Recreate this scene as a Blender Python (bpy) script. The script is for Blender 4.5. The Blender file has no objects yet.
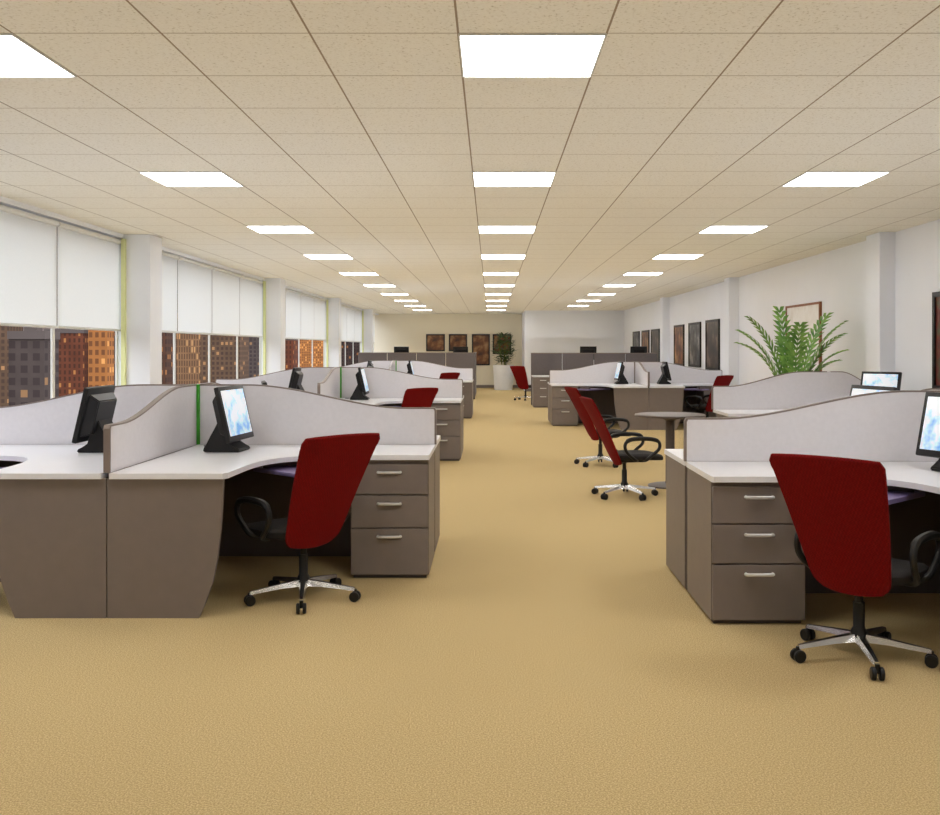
import bpy, bmesh, math, random
from mathutils import Vector, Matrix
R = math.radians
S = bpy.context.scene
C = S.collection
random.seed(4)

# ------------------------------------------------------------------ materials
def lin(c):
    return tuple((x/12.92 if x <= .04045 else ((x+.055)/1.055)**2.4) for x in [v/255 for v in c]) + (1,)
class NT:
    def __init__(s, name):
        s.m = bpy.data.materials.new(name); s.m.use_nodes = True
        s.n = s.m.node_tree.nodes; s.l = s.m.node_tree.links
        s.b = s.n['Principled BSDF']; s.out = s.n['Material Output']
    def node(s, t, **k):
        n = s.n.new(t)
        for a, v in k.items(): setattr(n, a, v)
        return n
    def link(s, a, b): s.l.new(a, b)
    def put(s, v, sock):
        if isinstance(v, bpy.types.NodeSocket): s.l.new(v, sock)
        else: sock.default_value = v
    def math(s, op, a, b=0.0, c=None):
        n = s.node('ShaderNodeMath', operation=op)
        s.put(a, n.inputs[0]); s.put(b, n.inputs[1])
        if c is not None: s.put(c, n.inputs[2])
        return n.outputs[0]
    def mix(s, f, a, b):
        n = s.node('ShaderNodeMix', data_type='RGBA')
        s.put(f, n.inputs[0]); s.put(a, n.inputs[6]); s.put(b, n.inputs[7])
        return n.outputs[2]
    def coord(s): return s.node('ShaderNodeTexCoord').outputs['Object']
    def noise(s, scale, detail=2, vec=None, rough=.5):
        n = s.node('ShaderNodeTexNoise'); n.inputs['Scale'].default_value = scale
        n.inputs['Detail'].default_value = detail; n.inputs['Roughness'].default_value = rough
        s.link(vec if vec is not None else s.coord(), n.inputs['Vector'])
        return n.outputs['Fac']
    def ramp(s, f, stops):
        n = s.node('ShaderNodeValToRGB'); e = n.color_ramp.elements
        while len(e) < len(stops): e.new(.5)
        for el, (p, c) in zip(e, stops): el.position = p; el.color = c
        s.link(f, n.inputs[0]); return n.outputs[0]
    def bump(s, f, strength, dist=.01):
        n = s.node('ShaderNodeBump'); n.inputs['Strength'].default_value = strength
        n.inputs['Distance'].default_value = dist
        s.link(f, n.inputs['Height']); s.link(n.outputs[0], s.b.inputs['Normal'])

def plain(name, rgb, rough=.5, metal=0., var=.06, scale=14, bump=0., spec=.4):
    t = NT(name); c = lin(rgb)
    f = t.noise(scale, 3)
    a = tuple(x*(1-var) for x in c[:3])+(1,); b = tuple(min(1, x*(1+var)) for x in c[:3])+(1,)
    t.link(t.ramp(f, [(.3, a), (.7, b)]), t.b.inputs['Base Color'])
    t.b.inputs['Roughness'].default_value = rough; t.b.inputs['Metallic'].default_value = metal
    t.b.inputs['Specular IOR Level'].default_value = spec
    if bump: t.bump(t.noise(scale*12, 2), bump, .004)
    return t.m

TILE = .588; CH = 2.63; CAMZ = 1.38
M = {}
M['wall'] = plain('white wall paint', (241, 244, 251), .8, var=.012, scale=2)
M['beige'] = plain('beige wall paint', (247, 240, 220), .8, var=.015, scale=2)
M['taupe'] = plain('taupe laminate', (126, 115, 109), .45, var=.03)
M['taupe_dark'] = plain('dark taupe laminate', (92, 82, 79), .5, var=.03)
M['trim'] = plain('brown grey edge trim', (130, 117, 111), .4, var=.03)
M['top'] = plain('pale grey worktop', (235, 235, 240), .28, var=.01, spec=.5)
M['screenfab'] = plain('pale partition fabric', (225, 222, 226), .85, var=.02, scale=40, bump=.05)
M['purple'] = plain('mauve tray', (120, 108, 150), .4, var=.03)
M['black'] = plain('black plastic', (18, 17, 18), .42, var=.1, spec=.4)
M['blackfab'] = plain('black seat fabric', (30, 27, 27), .8, var=.15, scale=90, bump=.2)
M['chrome'] = plain('polished metal', (222, 221, 220), .25, metal=1, var=.02)
M['handle'] = plain('satin silver handle', (225, 225, 225), .4, metal=.5, var=.02)
M['green'] = plain('green edged glass', (70, 175, 50), .25, var=.05)
M['cubicle'] = plain('grey cubicle fabric', (110, 103, 103), .85, var=.05, scale=30, bump=.1)
M['pot'] = plain('pale grey planter', (226, 227, 230), .4, var=.02)
M['soil'] = plain('dark soil', (50, 36, 26), .95, var=.3, scale=40)
M['stem'] = plain('palm stem', (104, 112, 50), .6, var=.2)
M['wframe'] = plain('white window frame', (226, 226, 222), .5, var=.02)
M['jamb'] = plain('pale yellow green painted edge light', (226, 230, 170), .5, var=.03)  # yellow-green light at the window edges, put into the colour
M['tabletop'] = plain('dark taupe tabletop', (92, 82, 78), .4, var=.04, spec=.25)
M['frame_black'] = plain('black picture frame', (24, 20, 20), .4, var=.1)
M['frame_brown'] = plain('brown wood picture frame', (84, 44, 30), .5, var=.2)
M['frame_tan'] = plain('tan wood picture frame', (140, 88, 56), .5, var=.2)
M['ground'] = plain('dark asphalt', (38, 34, 34), .9, var=.2)

def red_mesh():
    t = NT('red mesh fabric'); co = t.coord()
    w = t.node('ShaderNodeTexChecker'); w.inputs['Scale'].default_value = 130
    t.link(co, w.inputs['Vector'])
    n = t.noise(60, 2, co)
    base = t.mix(n, lin((112, 10, 12)), lin((138, 18, 20)))
    t.link(t.mix(t.math('MULTIPLY', w.outputs['Fac'], .4), base, lin((62, 5, 7))), t.b.inputs['Base Color'])
    t.b.inputs['Roughness'].default_value = .8
    t.b.inputs['Specular IOR Level'].default_value = .12
    return t.m
M['red'] = red_mesh()

def carpet():
    t = NT('tan loop carpet'); co = t.coord()
    f = t.noise(165, 3, co, .78); g = t.noise(1.2, 2, co)
    col = t.ramp(f, [(.28, lin((142, 119, 78))), (.5, lin((195, 171, 122))), (.72, lin((238, 218, 174)))])
    col = t.mix(t.math('MULTIPLY', g, .10), col, lin((168, 143, 98)))
    t.link(col, t.b.inputs['Base Color'])
    t.b.inputs['Roughness'].default_value = .95; t.b.inputs['Specular IOR Level'].default_value = .1
    return t.m
M['carpet'] = carpet()

def ceiling_mat():
    t = NT('acoustic ceiling tiles'); co = t.coord()
    sp = t.node('ShaderNodeSeparateXYZ'); t.link(co, sp.inputs[0])
    def line(sock, off, half):
        f = t.math('FRACT', t.math('ADD', t.math('DIVIDE', t.math('SUBTRACT', sock, off), TILE), 100.5))
        d = t.math('ABSOLUTE', t.math('SUBTRACT', f, .5))
        return t.math('LESS_THAN', d, half/TILE)
    lx = line(sp.outputs[0], -.13, .0044); ly = line(sp.outputs[1], 3.78, .004)
    n = t.noise(75, 3, co, .7)
    tile = t.ramp(n, [(.30, lin((196, 186, 164))), (.42, lin((236, 231, 217))), (.8, lin((243, 239, 228)))])
    col = t.mix(ly, tile, lin((176, 161, 136)))
    col = t.mix(lx, col, lin((156, 138, 114)))
    t.link(col, t.b.inputs['Base Color'])
    t.b.inputs['Roughness'].default_value = .9; t.b.inputs['Specular IOR Level'].default_value = .1
    return t.m
M['ceiling'] = ceiling_mat()

def emit(name, rgb, strength):
    t = NT(name); f = t.noise(3, 1)
    c = lin(rgb)
    col = t.mix(f, c, tuple(min(1, x*1.02) for x in c[:3])+(1,))
    t.link(col, t.b.inputs['Base Color']); t.link(col, t.b.inputs['Emission Color'])
    t.b.inputs['Emission Strength'].default_value = strength
    return t.m
M['panel'] = emit('lit ceiling diffuser', (254, 253, 253), 15.0)

def blind():
    t = NT('white roller blind cloth'); f = t.noise(50, 2)
    col = t.mix(f, lin((246, 248, 248)), lin((252, 253, 253)))
    t.link(col, t.b.inputs['Base Color']); t.b.inputs['Roughness'].default_value = .8
    tr = t.node('ShaderNodeBsdfTranslucent'); t.link(col, tr.inputs[0])
    mx = t.node('ShaderNodeMixShader'); mx.inputs[0].default_value = .55
    t.link(t.b.outputs[0], mx.inputs[1]); t.link(tr.outputs[0], mx.inputs[2]); t.link(mx.outputs[0], t.out.inputs[0])
    return t.m
M['blind'] = blind()

def screen_mat():
    t = NT('blue white screen picture'); co = t.coord()
    mp = t.node('ShaderNodeMapping'); mp.inputs['Scale'].default_value = (9, 9, 9); t.link(co, mp.inputs[0])
    n = t.noise(1.0, 3, mp.outputs[0], .55)
    col = t.ramp(n, [(.36, lin((110, 166, 214))), (.48, lin((188, 214, 236))), (.57, lin((234, 240, 246)))])
    t.link(col, t.b.inputs['Base Color']); t.link(col, t.b.inputs['Emission Color'])
    t.b.inputs['Emission Strength'].default_value = .45; t.b.inputs['Roughness'].default_value = .3
    return t.m
M['screen'] = screen_mat()

def art(name, a, b, c, sc=3.5):
    t = NT(name); f = t.noise(sc, 4)
    t.link(t.ramp(f, [(.35, lin(a)), (.5, lin(b)), (.65, lin(c))]), t.b.inputs['Base Color'])
    t.b.inputs['Roughness'].default_value = .4
    return t.m
ARTS = [art('dark abstract print', (22, 20, 22), (58, 44, 40), (120, 100, 86)),
        art('brown abstract print', (60, 38, 26), (124, 76, 44), (182, 140, 94)),
        art('red abstract print', (46, 14, 12), (112, 42, 28), (70, 76, 44), 5),
        art('grey landscape print', (30, 32, 36), (80, 80, 84), (150, 146, 140)),
        art('cream print', (232, 231, 228), (240, 239, 238), (228, 224, 218))]

def leafmat(name, a, b):
    t = NT(name); f = t.noise(9, 3)
    t.link(t.ramp(f, [(.3, lin(a)), (.7, lin(b))]), t.b.inputs['Base Color'])
    t.b.inputs['Roughness'].default_value = .5
    return t.m
M['leaf'] = leafmat('palm leaf', (64, 122, 48), (144, 190, 90))
M['darkleaf'] = leafmat('dark leaf', (34, 62, 26), (84, 112, 52))

def facade(name, wall, glass, lit, bw, rh, litp, es, fw=.28, fh=.30):
    t = NT(name); co = t.coord()
    sp = t.node('ShaderNodeSeparateXYZ'); t.link(co, sp.inputs[0])
    u = t.math('DIVIDE', t.math('ADD', sp.outputs[0], sp.outputs[1]), bw); v = t.math('DIVIDE', sp.outputs[2], rh)
    fu = t.math('FRACT', t.math('ADD', u, 200.)); fv = t.math('FRACT', t.math('ADD', v, 200.))
    win = t.math('MULTIPLY', t.math('LESS_THAN', t.math('ABSOLUTE', t.math('SUBTRACT', fu, .5)), fw),
                 t.math('LESS_THAN', t.math('ABSOLUTE', t.math('SUBTRACT', fv, .5)), fh))
    cv = t.node('ShaderNodeCombineXYZ'); t.link(t.math('FLOOR', u), cv.inputs[0]); t.link(t.math('FLOOR', v), cv.inputs[1])
    wn = t.node('ShaderNodeTexWhiteNoise', noise_dimensions='2D'); t.link(cv.outputs[0], wn.inputs['Vector'])
    on = t.math('LESS_THAN', wn.outputs['Value'], litp)
    grime = t.noise(.35, 3, co)
    wcol = t.mix(grime, lin(tuple(v*.75 for v in wall)), lin(tuple(min(255, v*1.14) for v in wall)))
    col = t.mix(win, wcol, t.mix(on, lin(glass), lin(lit)))
    t.link(col, t.b.inputs['Base Color']); t.b.inputs['Roughness'].default_value = .7
    t.b.inputs['Specular IOR Level'].default_value = .1
    t.b.inputs['Emission Color'].default_value = lin(lit)
    t.link(t.math('MULTIPLY', t.math('MULTIPLY', win, on), es), t.b.inputs['Emission Strength'])
    return t.m
FAC = [('dark brown brick', facade('dark brick facade', (88, 62, 50), (60, 46, 42), (160, 110, 68), .8, 1.1, .14, .03)),
       ('orange lit', facade('orange facade', (170, 112, 64), (114, 74, 48), (214, 154, 90), .75, 1.05, .22, .08)),
       ('slate grey', facade('slate facade', (84, 74, 71), (64, 55, 54), (146, 112, 80), 1.2, 1.2, .10, .03)),
       ('sandy tan', facade('sandy facade', (134, 102, 75), (94, 70, 54), (186, 142, 96), .6, 1.6, .14, .04, .24, .40)),
       ('near black', facade('black facade', (64, 51, 47), (46, 38, 38), (150, 98, 58), .75, 1.05, .10, .03)),
       ('rust red', facade('rust facade', (106, 62, 45), (74, 47, 38), (172, 116, 68), .9, 1.2, .12, .04, .22, .32)),
       ('umber brown', facade('umber facade', (104, 82, 66), (78, 62, 53), (170, 128, 88), .9, 1.0, .10, .03))]

# ------------------------------------------------------------------ geometry helpers
def box(bm, x0, x1, y0, y1, z0, z1, mat=None):
    vs = [bm.verts.new((x, y, z)) for x in (x0, x1) for y in (y0, y1) for z in (z0, z1)]
    if mat is not None:
        for v in vs: v.co = mat @ v.co
    for f in ((0, 1, 3, 2), (4, 6, 7, 5), (0, 4, 5, 1), (2, 3, 7, 6), (0, 2, 6, 4), (1, 5, 7, 3)):
        bm.faces.new([vs[i] for i in f])
    return vs
def boxm(*a, mat=None, bev=0, seg=2):
    bm = bmesh.new(); box(bm, *a, mat=mat)
    if bev: bmesh.ops.bevel(bm, geom=bm.edges[:], offset=bev, segments=seg, affect='EDGES', profile=.5)
    return bm
def prism(bm, pts, fn, lo, hi):
    a = [bm.verts.new(fn(p, lo)) for p in pts]; b = [bm.verts.new(fn(p, hi)) for p in pts]
    bm.faces.new(a); bm.faces.new(list(reversed(b)))
    n = len(pts)
    for i in range(n): bm.faces.new((a[i], b[i], b[(i+1) % n], a[(i+1) % n]))
def tube(bm, pts, r, seg=8, closed=False):
    pts = [Vector(p) for p in pts]; n = len(pts); rings = []
    rr = r if isinstance(r, (list, tuple)) else [r]*n
    prev = None
    for i, p in enumerate(pts):
        if closed: d = pts[(i+1) % n]-pts[i-1]
        else: d = pts[min(i+1, n-1)]-pts[max(i-1, 0)]
        d.normalize()
        if prev is None: u = d.orthogonal().normalized()
        else: u = (prev-d*prev.dot(d)).normalized()
        prev = u; w = d.cross(u)
        rings.append([bm.verts.new(p+(u*math.cos(2*math.pi*k/seg)+w*math.sin(2*math.pi*k/seg))*rr[i]) for k in range(seg)])
    m = n if closed else n-1
    for i in range(m):
        a, b = rings[i], rings[(i+1) % n]
        for k in range(seg): bm.faces.new((a[k], a[(k+1) % seg], b[(k+1) % seg], b[k]))
    if not closed:
        bm.faces.new(rings[0][::-1]); bm.faces.new(rings[-1])
def lathe(bm, prof, seg=32, cx=0, cy=0):
    rings = []
    for r, z in prof:
        rings.append([bm.verts.new((cx+r*math.cos(2*math.pi*k/seg), cy+r*math.sin(2*math.pi*k/seg), z)) for k in range(seg)])
    for a, b in zip(rings, rings[1:]):
        for k in range(seg): bm.faces.new((a[k], a[(k+1) % seg], b[(k+1) % seg], b[k]))
    bm.faces.new(rings[0][::-1]); bm.faces.new(rings[-1])
def smoothpath(pts, n=6, closed=False):
    P = [Vector(p) for p in pts]; out = []; N = len(P)
    rng = range(N) if closed else range(N-1)
    for i in rng:
        if closed: p0, p1, p2, p3 = P[i-1], P[i], P[(i+1) % N], P[(i+2) % N]
        else: p0, p1, p2, p3 = P[max(i-1, 0)], P[i], P[i+1], P[min(i+2, N-1)]
        for k in range(n):
            t = k/n
            out.append(.5*((2*p1)+(p2-p0)*t+(2*p0-5*p1+4*p2-p3)*t*t+(3*p1-p0-3*p2+p3)*t**3))
    if not closed: out.append(P[-1])
    return out
def obj(name, bm, mat, parent=None, smooth=False, label=None):
    bmesh.ops.recalc_face_normals(bm, faces=bm.faces[:])
    me = bpy.data.meshes.new(name); bm.to_mesh(me); bm.free()
    me.materials.append(mat)
    if smooth:
        me.shade_smooth(); me.set_sharp_from_angle(angle=R(38))
    o = bpy.data.objects.new(name, me); C.objects.link(o)
    if parent: o.parent = parent
    if label: o['label'] = label
    return o
def thing(name, label, cat, loc=(0, 0, 0), rz=0, group=None):
    o = bpy.data.objects.new(name, None); C.objects.link(o)
    o.empty_display_size = .1
    o.location = loc; o.rotation_euler = (0, 0, rz); o['label'] = label; o['category'] = cat
    if group: o['group'] = group
    return o
def dup(root, label, loc, rz=0, group=None):
    r = root.copy(); C.objects.link(r); r.location = loc; r.rotation_euler = (0, 0, rz); r['label'] = label
    if group: r['group'] = group
    for ch in list(root.children):
        c = ch.copy(); C.objects.link(c); c.parent = r
        for g in list(ch.children):
            d = g.copy(); C.objects.link(d); d.parent = c
    return r
class Proto:                                   # first use moves the source itself, later uses copy it
    def __init__(s, make): s.make = make; s.o = None
    def __call__(s, label, loc, rz=0, group=None):
        if s.o is None:
            s.o = s.make(); o = s.o
            o.location = loc; o.rotation_euler = (0, 0, rz); o['label'] = label
            if group: o['group'] = group
            return o
        return dup(s.o, label, loc, rz, group)
def struct(name, bm, mat):
    o = obj(name, bm, mat); o['kind'] = 'structure'; return o
ORD = ['first', 'second', 'third', 'fourth', 'fifth', 'sixth', 'seventh', 'eighth', 'ninth', 'tenth', 'eleventh', 'twelfth']

# ------------------------------------------------------------------ room shell
XL, XR, YB, YF = -4.0, 4.32, -3.0, 34.0
struct('floor', boxm(XL-.3, XR+.2, YB-.2, YF+.2, -.1, 0), M['carpet'])
struct('ceiling', boxm(XL-.3, XR+.2, YB-.2, YF+.2, CH, CH+.1), M['ceiling'])
struct('wall_right', boxm(XR, XR+.2, YB, YF, 0, CH), M['wall'])
struct('wall_far', boxm(XL-.3, 1.15, YF, YF+.2, 0, CH), M['beige'])
struct('wall_far_right', boxm(1.1, XR, 31.0, YF+.2, 0, CH), M['wall'])
struct('wall_back', boxm(XL-.3, XR+.2, YB-.2, YB, 0, CH), M['wall'])
HEAD = 2.585
bm = bmesh.new()
box(bm, XL-.25, XL, YB, YF, 0, .62); box(bm, XL-.25, XL, YB, YF, HEAD, CH); box(bm, XL-.25, XL, YB, 4.2, .62, HEAD)
struct('wall_left', bm, M['wall'])
struct('baseboard_right', boxm(XR-.015, XR, YB, 31, 0, .1), M['taupe'])
struct('baseboard_far', boxm(XL, 1.1, YF-.015, YF, 0, .1), M['taupe'])
struct('baseboard_corner', boxm(1.1, XR-.02, 30.985, 31.0, 0, .1), M['taupe'])
n = 1
PY = [3.95+6.45*k for k in range(5)]
for y in PY:
    struct('trim_%d' % n, boxm(XL-.09, -3.71, y, y+.37, 0, CH, bev=.006), M['wall']); n += 1
for k in range(4):
    y = 3.75+6.45*k if k == 0 else 10.2+6.45*(k-1)
    struct('trim_%d' % n, boxm(4.15, XR, y, y+.37, 0, CH, bev=.006), M['wall']); n += 1

# windows and blinds
wn = 1
def make_blind():
    t = thing('roller_blind', '', 'blind')
    obj('blind_cloth', boxm(-.002, .002, -.745, .745, .02, .96), M['blind'], t)
    bm = bmesh.new(); tube(bm, [(0, -.745, 0.01), (0, .745, 0.01)], .014, 8); obj('bottom_bar', bm, M['wframe'], t, True)
    bm = bmesh.new(); tube(bm, [(0, -.745, .968), (0, .745, .968)], .028, 10); obj('roller', bm, M['wframe'], t, True)
    return t
blindP = Proto(make_blind)
bays = [(PY[0]+.37, PY[1], 4), (PY[1]+.37, PY[2], 4), (PY[2]+.37, PY[3], 4), (PY[3]+.37, PY[4], 4), (PY[4]+.37, PY[4]+.37+3.04, 2)]
bay_words = ['nearest window bay', 'second window bay', 'third window bay', 'fourth window bay', 'farthest window bay']
for bi, (a, b, k) in enumerate(bays):
    w = (b-a)/k
    bm = bmesh.new()
    for i in range(k+1):
        yy = a+w*i; hw = .024
        box(bm, XL-.085, XL-.066, max(a, yy-hw), min(b, yy+hw), .62, HEAD)
    box(bm, XL-.12, XL-.08, a, b, .62, .66); box(bm, XL-.12, XL-.08, a, b, HEAD-.04, HEAD)
    wo = struct('window_%d' % wn, bm, M['wframe']); wn += 1
    if bi < 4:
        obj('window_jamb', boxm(XL-.01, XL+.03, b-.05, b-.002, .63, HEAD-.01), M['jamb'], wo)  # added strip painted as the light along the bay's far edge
    for i in range(k):
        if bi == 0 and i == 0: continue
        blindP('white roller blind half drawn, %s along in the %s' % (ORD[i], bay_words[bi]),
               (XL-.035, a+w*(i+.5), 1.575+.012*min(bi, 1)), 0, 'roller blinds along the windows')

# ceiling lights
def make_light():
    t = thing('ceiling_light', '', 'ceiling light')
    h = TILE/2
    bm = bmesh.new()
    for (x0, x1, y0, y1) in ((-h, h, -h, -h+.008), (-h, h, h-.008, h), (-h, -h+.008, -h+.008, h-.008), (h-.008, h, -h+.008, h-.008)):
        box(bm, x0, x1, y0, y1, -.008, 0)
    obj('light_frame', bm, M['wframe'], t)
    obj('diffuser', boxm(-h+.008, h-.008, -h+.008, h-.008, -.006, 0), M['panel'], t)
    return t
lightP = Proto(make_light)
for col, cx in (('left', -.13-4*TILE+TILE/2), ('middle', -.13+TILE/2), ('right', -.13+4*TILE+TILE/2)):
    for r in range(-1, 10):
        y = 3.78+2.94*r+TILE/2
        if col == 'right' and y > 30.5: continue
        if r == -1 or (r == 0 and col == 'right'):
            lab = 'lit square ceiling panel of the %s row, above the front edge of view' % col
            if r == -1: lab = 'lit square ceiling panel of the %s row, overhead behind the frame' % col
        else:
            k = r if col == 'right' else r+1
            lab = 'lit square ceiling panel, %s from the front in the %s row' % (ORD[k-1], col)
        lightP(lab, (cx, y, CH), 0, 'lit ceiling panels')

# ------------------------------------------------------------------ desk islands
XA, YA = 1.6, 1.47
def wave(s, L, hi=1.14, lo=.985):
    t = min(1, max(0, (s-.22*L)/(.66*L))); t = t*t*(3-2*t)
    return hi-(hi-lo)*t
def arm(parent, L, fn, s0=.02, z0=.745, hi=1.14, lo=.985, base='taupe_dark'):
    """one wing of a divider; fn(s, z, t) -> local point"""
    N = 26
    S_ = [s0+(L-s0)*i/N for i in range(N+1)]
    top = [(s, wave(s, L, hi, lo)) for s in S_]
    top = top[:-1]+[(L-.012, top[-1][1]), (L, top[-1][1]-.014)]
    bm = bmesh.new()
    prism(bm, [(s0, z0)]+top+[(L, z0)], lambda p, t: fn(p[0], p[1], t), -.015, .015)
    pan = obj('fabric_panel', bm, M['screenfab'], parent)
    bm = bmesh.new()
    out = [(s, z+.005) for s, z in top[:-2]]+[(L-.004, top[-2][1]+.005), (L+.006, top[-1][1]), (L+.006, z0)]
    inn = [(s, z-.004) for s, z in top[:-2]]+[(L-.013, top[-2][1]-.004), (L-.006, top[-1][1]-.004), (L-.006, z0)]
    rows = []
    for o_, i_ in zip(out, inn):
        rows.append([bm.verts.new(fn(o_[0], o_[1], -.0165)), bm.verts.new(fn(o_[0], o_[1], .0165)),
                     bm.verts.new(fn(i_[0], i_[1], .0165)), bm.verts.new(fn(i_[0], i_[1], -.0165))])
    for a, b in zip(rows, rows[1:]):
        for k in range(4): bm.faces.new((a[k], a[(k+1) % 4], b[(k+1) % 4], b[k]))
    bm.faces.new(rows[0]); bm.faces.new(rows[-1][::-1])
    obj('edge_trim', bm, M['trim'], pan)
    bm = bmesh.new(); prism(bm, [(s0, 0), (L-.04, 0), (L-.04, z0), (s0, z0)], lambda p, t: fn(p[0], p[1], t), -.015, .015)
    obj('base_panel', bm, M[base], parent)
def make_divider():
    t = thing('desk_divider', '', 'partition')
    arm(t, XA, lambda s, z, w: (s, w, z)); arm(t, XA, lambda s, z, w: (-s, w, z))
    arm(t, YA, lambda s, z, w: (w, s, z)); arm(t, YA, lambda s, z, w: (w, -s, z))
    obj('corner_post', boxm(-.034, .034, -.034, .034, .747, 1.145), M['green'], t, label='bright green vertical joint post')
    return t
dividerP = Proto(make_divider)

DC = (.75, .62)     # desk origin inside its quadrant
def make_desk(sx):
    def mk():
        t = thing('corner_desk', '', 'desk')
        def P(u, v): return (sx*(u-DC[0]), -(v-DC[1]))
        b0, b1, b2, b3 = (1.14, .66), (.80, .66), (.66, .78), (.635, 1.16)
        curve = []
        for i in range(15):
            q = i/14
            curve.append(tuple((1-q)**3*b0[k]+3*(1-q)**2*q*b1[k]+3*(1-q)*q*q*b2[k]+q**3*b3[k] for k in (0, 1)))
        poly = [(.022, .022), (1.595, .022), (1.6, .03), (1.6, .65), (1.592, .66)]+curve+[(.62, 1.47), (.60, 1.5), (.022, 1.5)]
        bm = bmesh.new()
        prism(bm, [P(*p) for p in poly], lambda p, z: (p[0], p[1], z), .716, .745)
        obj('worktop', bm, M['top'], t)
        ep = [(.003, 0), (.47, 0), (.505, .08), (.54, .18), (.565, .30), (.582, .45), (.592, .60), (.597, .715), (.003, .715)]
        bm = bmesh.new()
        prism(bm, [(P(u, 0)[0], z) for u, z in ep], lambda p, y: (p[0], y, p[1]), -(1.475-DC[1]), -(1.445-DC[1]))
        obj('end_panel', bm, M['taupe'], t)
        mt = Matrix.Translation(Vector((*P(.86, .80), .665))) @ Matrix.Rotation(sx*R(-42), 4, 'Z')
        tr = obj('keyboard_tray', boxm(-.29, .29, -.13, .13, -.012, .012, mat=mt, bev=.004), M['purple'], t)
        for q in (-.22, .22): obj('tray_rail', boxm(q-.012, q+.012, -.10, .12, .012, .05, mat=mt), M['taupe_dark'], tr)
        bm = bmesh.new(); x, y = P(.12, .12); lathe(bm, [(.03, .745), (.03, .749), (.02, .749), (.02, .746)], 16, x, y)
        obj('cable_grommet', bm, M['black'], t, True)
        return t
    return mk
deskR, deskL = Proto(make_desk(1)), Proto(make_desk(-1))

def make_pedestal():
    t = thing('drawer_pedestal', '', 'drawer unit')
    obj('cabinet_body', boxm(-.235, .235, -.28, .30, .02, .712), M['taupe'], t)
    obj('plinth', boxm(-.22, .22, -.27, .28, 0, .02), M['taupe_dark'], t)
    for z0, z1, hz in ((.024, .300, .255), (.308, .500, .452), (.508, .690, .640)):
        d = obj('drawer', boxm(-.231, .231, -.302, -.282, z0, z1, bev=.003), M['taupe'], t)
        bm = bmesh.new(); tube(bm, smoothpath([(-.066, -.302, hz), (-.062, -.318, hz), (0, -.322, hz), (.062, -.318, hz), (.066, -.302, hz)], 3), .009, 8)
        obj('drawer_handle', bm, M['handle'], d, True, 'bright metal bar handle')
    return t
pedP = Proto(make_pedestal)

def make_monitor():
    t = thing('monitor', '', 'monitor')
    bm = bmesh.new()
    prism(bm, [(-.10, 0), (.13, 0), (.13, .02), (.075, .10), (.03, .20), (.0, .20), (-.03, .05), (-.10, .018)], lambda p, x: (x, p[0], p[1]), -.10, .10)
    bmesh.ops.bevel(bm, geom=bm.edges[:], offset=.006, segments=2, affect='EDGES')
    obj('monitor_stand', bm, M['black'], t, True)
    T = Matrix.Translation((0, -.02, .225)) @ Matrix.Rotation(R(-13), 4, 'X')
    bm = bmesh.new()
    vs = box(bm, -.185, .185, -.0, .055, -.13, .14)
    for v in vs:
        if v.co.y > .05: v.co.x *= .75; v.co.z *= .75
        v.co = T @ v.co
    bmesh.ops.bevel(bm, geom=bm.edges[:], offset=.006, segments=2, affect='EDGES')
    obj('rear_housing', bm, M['black'], t, True)
    obj('bezel', boxm(-.208, .208, -.03, .0, -.165, .178, mat=T, bev=.006), M['black'], t, True)
    obj('display', boxm(-.182, .182, -.0325, -.028, -.130, .152, mat=T), M['screen'], t, label='glowing white and pale blue screen')
    return t
monP = Proto(make_monitor)

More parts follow.
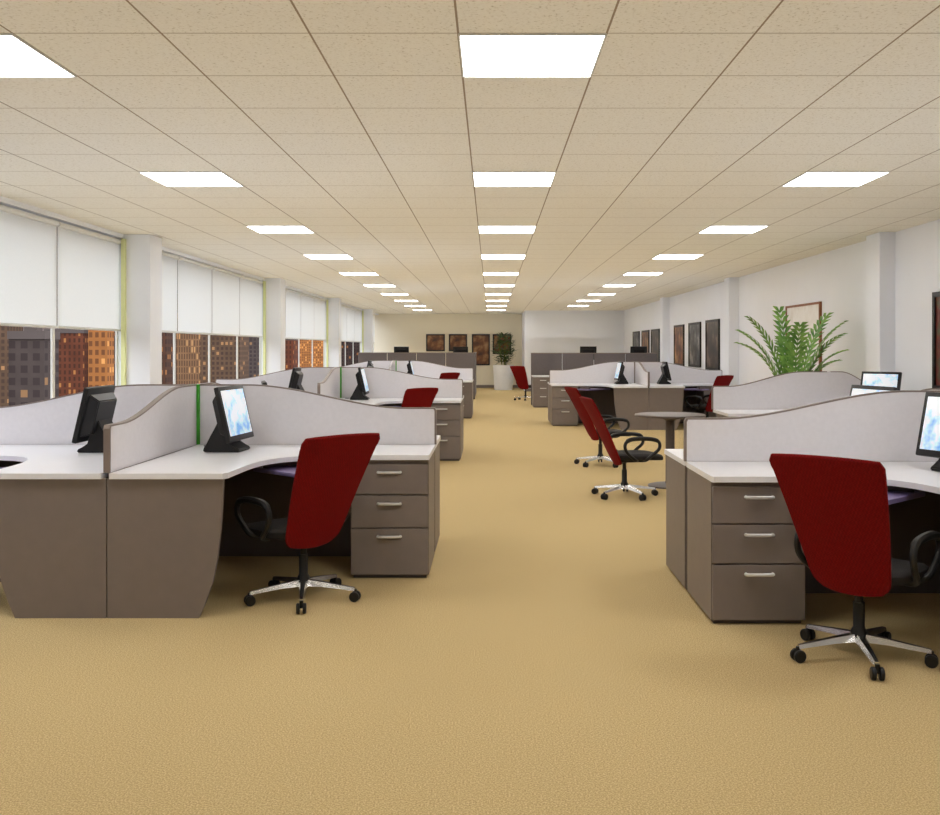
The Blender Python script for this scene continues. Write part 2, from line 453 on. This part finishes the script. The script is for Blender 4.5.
SH = .09      # seat, arms and back sit forward of the base centre
def make_chair():
    t = thing('office_chair', '', 'chair')
    for k in range(5):
        a = R(90+72*k); ca, sa = math.cos(a), math.sin(a)
        bm = bmesh.new()
        mt = Matrix.Rotation(a, 4, 'Z')
        sec = [(.02, .026, .078, .112), (.12, .021, .076, .100), (.295, .013, .060, .076)]
        rows = []
        for x, w, z0, z1 in sec:
            rows.append([bm.verts.new(mt @ Vector(p)) for p in ((x, -w, z0), (x, w, z0), (x, w*.6, z1), (x, -w*.6, z1))])
        for p, q in zip(rows, rows[1:]):
            for i in range(4): bm.faces.new((p[i], p[(i+1) % 4], q[(i+1) % 4], q[i]))
        bm.faces.new(rows[0]); bm.faces.new(rows[-1])
        lg = obj('base_leg', bm, M['chrome'], t, label='polished metal base spoke')
        bm = bmesh.new()
        cx, cy = .295*ca, .295*sa; ax = Vector((-sa, ca, 0))
        for s in (-1, 1):
            c0 = Vector((cx, cy, .028))
            tube(bm, [c0+ax*s*.007, c0+ax*s*.010, c0+ax*s*.022, c0+ax*s*.026], [.024, .028, .028, .024], 14)
        tube(bm, [(cx, cy, .030), (cx, cy, .068)], .010, 8)
        obj('caster', bm, M['black'], lg, True, 'black twin wheel caster')
    bm = bmesh.new(); lathe(bm, [(.032, .075), (.036, .085), (.036, .12), (.025, .14), (.025, .25), (.018, .25), (.018, .345)], 16)
    obj('gas_column', bm, M['black'], t, True)
    obj('tilt_mechanism', boxm(-.09, .09, -.06, .18, .325, .365, bev=.01), M['black'], t, True)
    bm = bmesh.new()
    rings = []
    for sc, z in ((.86, .358), (.97, .365), (1., .382), (.99, .398), (.93, .410), (.7, .414), (.3, .411)):
        ring = []
        for k in range(36):
            a = 2*math.pi*k/36; ca, sa = math.cos(a), math.sin(a)
            x = .23*sc*math.copysign(abs(ca)**.55, ca); y = .225*sc*math.copysign(abs(sa)**.55, sa)
            ring.append(bm.verts.new((x, y+.03+SH, z-(.02*((y/.225)**3) if y > 0 else 0)*1.0)))
        rings.append(ring)
    for a, b in zip(rings, rings[1:]):
        for k in range(36): bm.faces.new((a[k], a[(k+1) % 36], b[(k+1) % 36], b[k]))
    bm.faces.new(rings[0][::-1]); bm.faces.new(rings[-1])
    obj('seat', bm, M['blackfab'], t, True)
    # backrest: flat tapered shell, wide straight top, squarer narrower foot
    NU, NV = 12, 26
    def bp(u, v, off):
        z = .305+.62*v
        y = SH-.175-.30*v+.010*math.sin(math.pi*v)
        hw = .158+.088*v**.9
        if v > .95: hw -= .016*((v-.95)/.05)**2.2
        if v < .10: hw -= .030*((.10-v)/.10)**2
        curv = .016*u*u
        zz = z-(.008*(u*u) if v > .9 else 0)+(.014*u*u*(1-v/.15) if v < .15 else 0)
        return Vector((u*hw, y+curv+off*.90, zz+off*.43))
    bm = bmesh.new(); grid = {}
    for side, off in ((0, -.008), (1, .008)):
        for i in range(NU+1):
            for j in range(NV+1):
                grid[side, i, j] = bm.verts.new(bp(-1+2*i/NU, j/NV, off))
    for i in range(NU):
        for j in range(NV):
            for s in (0, 1): bm.faces.new((grid[s, i, j], grid[s, i+1, j], grid[s, i+1, j+1], grid[s, i, j+1]))
    for i in range(NU):
        for j in (0, NV): bm.faces.new((grid[0, i, j], grid[0, i+1, j], grid[1, i+1, j], grid[1, i, j]))
    for j in range(NV):
        for i in (0, NU): bm.faces.new((grid[0, i, j], grid[0, i, j+1], grid[1, i, j+1], grid[1, i, j]))
    br = obj('backrest', bm, M['red'], t, True, 'red mesh backrest')
    rim = [bp(-1, j/NV, 0) for j in range(NV+1)]+[bp(-1+2*i/NU, 1, 0) for i in range(1, NU+1)]
    rim += [bp(1, 1-j/NV, 0) for j in range(1, NV+1)]+[bp(1-2*i/NU, 0, 0) for i in range(1, NU)]
    bm = bmesh.new(); tube(bm, rim, .0095, 6, True)
    obj('backrest_rim', bm, M['red'], br, True)
    bm = bmesh.new(); tube(bm, smoothpath([(0, SH-.05, .345), (0, SH-.12, .340), (0, SH-.165, .350), (0, SH-.185, .385)], 5), .02, 8)
    obj('back_bracket', bm, M['black'], t, True)
    for s in (-1, 1):
        bm = bmesh.new()
        loop = [(s*.18, -.02, .352), (s*.238, -.06, .37), (s*.258, -.14, .44), (s*.258, -.155, .51), (s*.258, -.10, .555), (s*.258, .06, .56),
                (s*.258, .155, .535), (s*.258, .165, .47), (s*.256, .10, .41), (s*.238, .06, .37), (s*.18, .05, .352)]
        pth = [p+Vector((0, SH, 0)) for p in smoothpath(loop, 5)]
        tube(bm, pth, [.0155 if abs(p.z) < .54 else .020 for p in pth], 8)
        obj('armrest', bm, M['black'], t, True)
    return t
chairP = Proto(make_chair)

ISL = [('nearest left island', -1.97, 6.37, 'l'), ('second left island', -1.97, 12.4, 'l'), ('third left island', -1.97, 19.6, 'l'),
       ('nearest right island', 2.70, 5.41, 'r'), ('far right island', 2.69, 17.75, 'r')]
for nm, cx, cy, side in ISL:
    dv = dividerP('pale wave-topped cross partition with taupe edging on the %s' % nm, (cx, cy, 0), 0, 'wave-topped desk partitions')
    if side == 'r':
        for ch in dv.children:
            if ch.name.startswith('corner_post'):
                ch.material_slots[0].link = 'OBJECT'; ch.material_slots[0].material = M['trim']; ch['label'] = 'taupe vertical joint post'
    for sx, sy in ((1, -1), (-1, -1), (1, 1), (-1, 1)):
        aisle = (sx > 0) == (side == 'l')
        where = ('near' if sy < 0 else 'far')+' '+('aisle' if aisle else ('window' if side == 'l' else 'wall'))
        rz = 0 if sy < 0 else math.pi
        proto = (deskR if sx > 0 else deskL) if sy < 0 else (deskL if sx > 0 else deskR)
        proto('white-topped taupe corner desk at the %s corner of the %s' % (where, nm),
              (cx+sx*DC[0], cy+sy*DC[1], 0), rz, 'corner desks of the islands')
        pedP('taupe three-drawer pedestal under the %s desk of the %s' % (where, nm),
             (cx+sx*1.36, cy+sy*.335, 0), rz, 'drawer pedestals under the desks')
def mon(lab, x, y, phi, z=.7465): return monP(lab, (x, y, z), R(phi+90), 'monitors')
for nm, cx, cy, side in ISL:
    if nm == 'nearest right island':
        mon('monitor with glowing pale blue screen at the right edge of the picture', 2.42, 4.93, 204)
        mon('monitor behind the partition of the nearest right island, top just showing', 2.39, 5.97, 195)
        continue
    k = 1 if side == 'l' else -1
    far = 8 if nm != 'nearest left island' else 0
    mon('black monitor angled to the aisle on the near aisle desk of the %s' % nm, cx+k*.34, cy-.42, -6+far if k > 0 else 190-far)
    mon('black monitor seen from its back on the near %s desk of the %s' % ('window' if k > 0 else 'wall', nm), cx-k*.46, cy-.44, 180 if k > 0 else 0)
    if nm != 'far right island':
        mon('monitor top peeking over the partition on the far aisle desk of the %s' % nm, cx+k*.36, cy+.42, 15 if k > 0 else 165)
def chair(lab, x, y, deg): return chairP(lab, (x, y, 0), R(deg), 'red backed office chairs')
chair('red-backed swivel chair at the near aisle desk of the nearest left island', -1.035, 5.27, 45)
chair('red-backed swivel chair at the nearest right island, largest in the picture', 1.645, 4.27, -43)
chair('red-backed swivel chair facing the round table, nearer of the pair', 1.25, 8.95, -82)
chair('red-backed swivel chair in the aisle behind the one facing the round table', 1.30, 11.35, -78)
chair('red-backed swivel chair at the near aisle desk of the second left island', -1.05, 11.3, 45)
chair('red-backed swivel chair at the near aisle desk of the third left island', -1.03, 18.5, 45)
chair('red-backed swivel chair at the near wall desk of the far right island', 3.75, 16.55, 42)
chair('small distant red-backed swivel chair just past the end of the right grey cubicle screen', .93, 25.7, -40)
chair('swivel chair at the left picture edge by the nearest left island', -2.93, 5.24, -45)

# ------------------------------------------------------------------ round table
t = thing('round_table', 'small round taupe table standing between the aisle chairs and the palm', 'table', (1.80, 9.6, 0))
bm = bmesh.new(); lathe(bm, [(.33, .700), (.35, .706), (.355, .715), (.35, .724), (.33, .728)], 48); obj('tabletop', bm, M['tabletop'], t, True)
bm = bmesh.new(); lathe(bm, [(.05, .03), (.045, .06), (.045, .66), (.12, .70)], 24); obj('table_column', bm, M['taupe_dark'], t, True)
bm = bmesh.new(); lathe(bm, [(.22, 0), (.22, .015), (.18, .025), (.06, .035)], 32); obj('table_base', bm, M['taupe_dark'], t, True)

# wall desk with a partition behind it
t = thing('desk_divider', 'wave-topped pale partition in front of the palm by the right wall', 'partition', (3.55, 10.05, 0))
arm(t, 1.22, lambda s, z, w: (-s, w, z), base='taupe'); arm(t, .58, lambda s, z, w: (s, w, z), base='taupe')
obj('corner_post', boxm(-.02, .02, -.018, .018, 0, 1.142), M['screenfab'], t)
t = thing('straight_desk', 'straight white-topped desk against the partition in front of the palm', 'desk', (3.28, 9.70, 0))
bm = bmesh.new(); box(bm, -.95, .95, -.32, .32, .716, .745); obj('worktop', bm, M['top'], t)
for s in (-1, 1): obj('side_panel', boxm(s*.90-.015, s*.90+.015, -.28, .30, 0, .716), M['taupe'], t)
mon('monitor with bright screen on the desk in front of the palm', 3.95, 9.66, 220)

# ------------------------------------------------------------------ far cubicles
def cubicle(lab, x0, x1, y, k, depth):
    w = (x1-x0)/k
    t = thing('cubicle_screen', lab, 'partition', ((x0+x1)/2, y, 0))
    ox = (x0+x1)/2; H = 1.26
    for i in range(k):
        p = obj('screen_panel', boxm(x0+w*i+.008-ox, x0+w*(i+1)-.008-ox, -.025, .025, .04, H), M['cubicle'], t)
        obj('top_cap', boxm(x0+w*i+.004-ox, x0+w*(i+1)-.004-ox, -.032, .032, H, H+.025), M['trim'], p)
    xs = x1-.03
    p = obj('screen_panel', boxm(xs-.025-ox, xs+.025-ox, .04, depth, .04, H), M['cubicle'], t)
    obj('top_cap', boxm(xs-.032-ox, xs+.032-ox, .034, depth, H, H+.025), M['trim'], p)
    bm = bmesh.new()
    for i in range(k): box(bm, x0+w*i+.01-ox, x0+w*(i+1)-ox, -.03, .03, 0, .04)
    obj('screen_foot', bm, M['taupe_dark'], t)
cubicle('long grey cubicle screen across the left side before the far wall', -3.65, -.44, 26.2, 4, 3.0)
cubicle('long grey cubicle screen across the right side beyond the far right island', .98, 4.1, 23.6, 4, 1.3)
def counter(lab, x0, x1, y, h):
    t = thing('counter_desk', lab, 'desk', ((x0+x1)/2, y, 0)); hw = (x1-x0)/2
    obj('worktop', boxm(-hw, hw, -.32, .32, h-.03, h), M['top'], t)
    for q in (-hw+.03, hw-.03): obj('side_panel', boxm(q-.015, q+.015, -.3, .3, 0, h-.03), M['taupe'], t)
counter('desk hidden behind the left grey cubicle screen', -3.5, -.6, 26.65, 1.04)
counter('desk hidden behind the right grey cubicle screen', 1.2, 4.0, 24.05, 1.04)
for lab, x, y in (('black monitor over the left grey cubicle screen, left of the two', -2.5, 26.65), ('black monitor over the left grey cubicle screen, right end', -.85, 26.65),
                  ('black monitor over the right grey cubicle screen, left of the two', 2.45, 24.05), ('black monitor over the right grey cubicle screen, near the wall', 3.72, 24.05)):
    mon(lab, x, y, 90, 1.042)
t = thing('straight_desk', 'straight white-topped desk in front of the right grey cubicle screen', 'desk', (2.56, 22.82, 0))
obj('worktop', boxm(-1.58, 1.58, -.33, .33, .716, .745), M['top'], t)
obj('side_panel', boxm(1.53, 1.56, -.3, .3, 0, .716), M['taupe'], t)
pedP('taupe three-drawer pedestal at the aisle end before the right cubicle screen', (1.23, 22.82, 0), 0, 'drawer pedestals under the desks')

# ------------------------------------------------------------------ plants
def frond(bm, base, az, el, L, droop):
    p = Vector(base); pts = [p.copy()]; N = 20
    for i in range(N):
        e = el-droop*(i/N)**2
        p = p+Vector((math.cos(az)*math.cos(e), math.sin(az)*math.cos(e), math.sin(e)))*L/N
        pts.append(p.copy())
    tube(bm, pts, [.013*(1-.75*i/N) for i in range(N+1)], 5)
    for i in range(9, N+1):
        q = (i-9)/(N-9)
        d = (pts[i]-pts[i-1]).normalized(); side = d.cross(Vector((0, 0, 1)))
        if side.length < .05: side = Vector((math.sin(az), -math.cos(az), 0))
        side.normalize(); up = side.cross(d)
        ll = .205*(math.sin(math.pi*(.25+.6*q))**.7)*(L/1.2)
        for s in (-1, 1):
            dirv = (side*s*.66+d*.85+up*.08).normalized()
            mid = pts[i]+dirv*ll*.45; tip = pts[i]+dirv*ll-Vector((0, 0, .07*ll/.3))
            w = (d*.7-side*s*.5)*.030
            bm.faces.new([bm.verts.new(v) for v in (pts[i]-w*.4, mid-w, tip, mid+w, pts[i]+w*.4)])
t = thing('potted_palm', 'tall green palm with arching feathery fronds by the right wall', 'plant', (3.55, 11.25, 0))
bm = bmesh.new(); lathe(bm, [(.17, 0), (.19, .02), (.24, .42), (.25, .44), (.225, .44), (.215, .39)], 32); obj('planter', bm, M['pot'], t, True)
bm = bmesh.new(); lathe(bm, [(.214, .385), (.214, .395), (.05, .40)], 24); obj('soil', bm, M['soil'], t)
for az, el, L, dr in ((6, 83, 1.30, 58), (22, 84, 1.45, 38), (350, 84, 1.40, 50), (85, 80, 1.25, 48), (152, 83, 1.34, 56), (180, 83, 1.24, 68),
                      (262, 83, 1.34, 42), (335, 83, 1.14, 68), (110, 88, 1.44, 18), (186, 85, 1.42, 44), (2, 84, 1.02, 74)):
    bm = bmesh.new(); a = R(az)
    frond(bm, (.05*math.cos(a), .05*math.sin(a), .40), a, R(el), L, R(dr))
    obj('frond', bm, M['leaf'], t, False)
t = thing('potted_shrub', 'dark leafy plant in a tall pale planter against the far wall', 'plant', (.42, 32.3, 0))
bm = bmesh.new(); lathe(bm, [(.30, 0), (.31, .03), (.35, .80), (.36, .84), (.33, .84), (.32, .78)], 28); obj('planter', bm, M['pot'], t, True)
bm = bmesh.new(); lathe(bm, [(.318, .77), (.318, .79), (.05, .80)], 20); obj('soil', bm, M['soil'], t)
for k in range(5):
    a = k*1.3
    bm = bmesh.new(); tube(bm, smoothpath([(.05*math.cos(a), .05*math.sin(a), .78), (.12*math.cos(a), .12*math.sin(a), 1.2), (.2*math.cos(a), .2*math.sin(a), 1.6)], 4), .014, 6)
    obj('stem', bm, M['stem'], t, True)
bm = bmesh.new()
for k in range(420):
    a = random.uniform(0, 6.28); h = random.uniform(.88, 1.88); rr = .38*math.sin(math.pi*min(1, max(.12, (h-.7)/1.35)))*random.uniform(.3, 1)
    c = Vector((rr*math.cos(a), rr*math.sin(a), h)); d = Vector((math.cos(a), math.sin(a), random.uniform(-.4, .8))).normalized()
    s = d.cross(Vector((0, 0, 1))).normalized(); l = random.uniform(.12, .2)
    bm.faces.new([bm.verts.new(v) for v in (c, c+d*l*.5+s*.05, c+d*l, c+d*l*.5-s*.05)])
obj('foliage', bm, M['darkleaf'], t)

# ------------------------------------------------------------------ pictures
def pic_right(lab, y0, y1, z0, z1, a, fr='frame_black', b=.05):
    t = thing('framed_picture', lab, 'picture', (XR, (y0+y1)/2, z0)); h = (y1-y0)/2; H = z1-z0
    bm = bmesh.new()
    box(bm, -.035, -.002, -h, h, 0, b); box(bm, -.035, -.002, -h, h, H-b, H); box(bm, -.035, -.002, -h, -h+b, b, H-b); box(bm, -.035, -.002, h-b, h, b, H-b)
    obj('picture_frame', bm, M[fr], t)
    obj('print', boxm(-.02, -.004, -h+b, h-b, b, H-b), ARTS[a], t)
pic_right('dark reddish framed picture on the right wall at the picture edge', 8.35, 9.28, .98, 1.93, 2, 'frame_black')
pic_right('wide brown-framed pale picture on the right wall behind the palm', 12.46, 13.9, 1.0, 2.0, 4, 'frame_tan', .03)
pic_right('tall dark picture on the right wall, first beyond the palm', 18.0, 19.1, .97, 1.95, 0)
pic_right('tall grey picture on the right wall, second beyond the palm', 19.6, 20.75, 1.0, 1.94, 3)
pic_right('tall brown picture on the right wall, third beyond the palm', 21.3, 22.4, 1.0, 1.93, 1)
pic_right('small distant dark picture on the right wall, third from the far end', 24.4, 25.6, 1.0, 1.9, 0)
pic_right('small distant brown picture on the right wall, second from the far end', 26.0, 27.2, 1.0, 1.9, 1)
pic_right('small distant grey picture on the right wall, nearest the far end', 27.7, 28.9, 1.0, 1.9, 3)
def pic_far(lab, x0, x1, z0, z1, a):
    t = thing('framed_picture', lab, 'picture', ((x0+x1)/2, YF, z0)); h = (x1-x0)/2; H = z1-z0; b = .05
    bm = bmesh.new()
    box(bm, -h, h, -.035, -.002, 0, b); box(bm, -h, h, -.035, -.002, H-b, H); box(bm, -h, -h+b, -.035, -.002, b, H-b); box(bm, h-b, h, -.035, -.002, b, H-b)
    obj('picture_frame', bm, M['frame_black'], t)
    obj('print', boxm(-h+b, h-b, -.02, -.004, b, H-b), ARTS[a], t)
pic_far('brown picture on the beige far wall, leftmost of the row', -2.31, -1.64, 1.30, 1.91, 1)
pic_far('brown picture on the beige far wall, second from left', -1.50, -.85, 1.30, 1.91, 1)
pic_far('larger brown picture on the beige far wall, left of the shrub', -.68, -.04, .80, 1.91, 1)
pic_far('brown picture on the beige far wall, behind the shrub', .06, .72, 1.20, 1.91, 1)

# ------------------------------------------------------------------ city outside
struct('ground', boxm(-700, XL-3, -60, 900, -30.2, -30), M['ground'])
spec = []; nb = 0
r = .60; rs = random.Random(11)
while r > .085:
    Yd = (rs.uniform(110, 140) if nb % 2 else rs.uniform(165, 200))/max(r, .2)*.42
    wd = rs.uniform(.020, .042)
    spec.append((r-wd/2, Yd, wd*Yd*.97, rs.uniform(9, 30) if rs.random() < .65 else rs.uniform(2.5, 6), nb*3 % 7)); nb += 1
    r -= wd
def nth(i):
    return ORD[i] if i < 12 else ['thirteenth', 'fourteenth', 'fifteenth', 'sixteenth', 'seventeenth', 'eighteenth', 'nineteenth', 'twentieth', 'twenty-first', 'twenty-second', 'twenty-third', 'twenty-fourth', 'twenty-fifth', 'twenty-sixth'][min(i-12, 13)]
for i, (rr, Yd, w, h, m) in enumerate(spec):
    lab = '%s city building outside the left windows, %s from the left in the skyline' % (FAC[m][0], nth(i))
    t = thing('city_building', lab, 'building', (-rr*Yd, Yd, -30), 0, 'city buildings beyond the windows')
    H = h+30; d = w*.9
    obj('facade', boxm(-w/2, w/2, -d/2, d/2, 0, H), FAC[m][1], t)
    bm = bmesh.new()
    for q in ((-w/2-.1, w/2+.1, -d/2-.1, -d/2+.2), (-w/2-.1, w/2+.1, d/2-.2, d/2+.1), (-w/2-.1, -w/2+.2, -d/2+.2, d/2-.2), (w/2-.2, w/2+.1, -d/2+.2, d/2-.2)):
        box(bm, *q, H-.3, H+.5)
    obj('parapet', bm, M['taupe_dark'], t)
    obj('roof_plant_room', boxm(-w*.2, w*.15, -d*.2, d*.2, H, H+1.6), M['taupe_dark'], t)

# ------------------------------------------------------------------ light, world, camera, colour
al = bpy.data.lights.new('added ceiling fill', 'AREA'); al.shape = 'RECTANGLE'; al.size = 7.4; al.size_y = 32; al.energy = 152; al.color = (1, .985, .965)  # unseen fill lamp added to brighten the ceiling, no fixture there
ao = bpy.data.objects.new('added_ceiling_fill', al); C.objects.link(ao); ao.location = (.1, 17.6, 1.75); ao.rotation_euler = (math.pi, 0, 0)
sl = bpy.data.lights.new('facade fill sun', 'SUN'); sl.energy = .16; sl.color = (1, .78, .58); sl.angle = R(3)  # warm sun added to brighten the city facades, never enters the room
so = bpy.data.objects.new('facade_fill_sun', sl); C.objects.link(so); so.location = (20, -20, 30)
so.rotation_euler = Vector((-.62, .75, -.16)).to_track_quat('-Z', 'Y').to_euler()

w = bpy.data.worlds.new('dusk sky'); S.world = w; w.use_nodes = True
nt = w.node_tree; bg = nt.nodes['Background']
tc = nt.nodes.new('ShaderNodeTexCoord'); sp = nt.nodes.new('ShaderNodeSeparateXYZ'); rp = nt.nodes.new('ShaderNodeValToRGB')
nt.links.new(tc.outputs['Generated'], sp.inputs[0]); nt.links.new(sp.outputs[2], rp.inputs[0])
rp.color_ramp.elements[0].color = lin((66, 59, 58)); rp.color_ramp.elements[1].color = lin((236, 240, 246)); rp.color_ramp.elements[1].position = .46
e = rp.color_ramp.elements.new(.16); e.color = lin((74, 67, 67))
nt.links.new(rp.outputs[0], bg.inputs[0]); bg.inputs[1].default_value = 4.6

cam = bpy.data.cameras.new('camera'); co = bpy.data.objects.new('camera', cam); C.objects.link(co)
co.location = (0, 0, CAMZ); co.rotation_euler = (R(90), 0, 0)
cam.sensor_fit = 'HORIZONTAL'; cam.sensor_width = 36; cam.lens = 36*955/940
cam.shift_x = -21/940; cam.shift_y = -58.5/940
cam.clip_start = .05; cam.clip_end = 1500
S.camera = co
S.view_settings.view_transform = 'Standard'
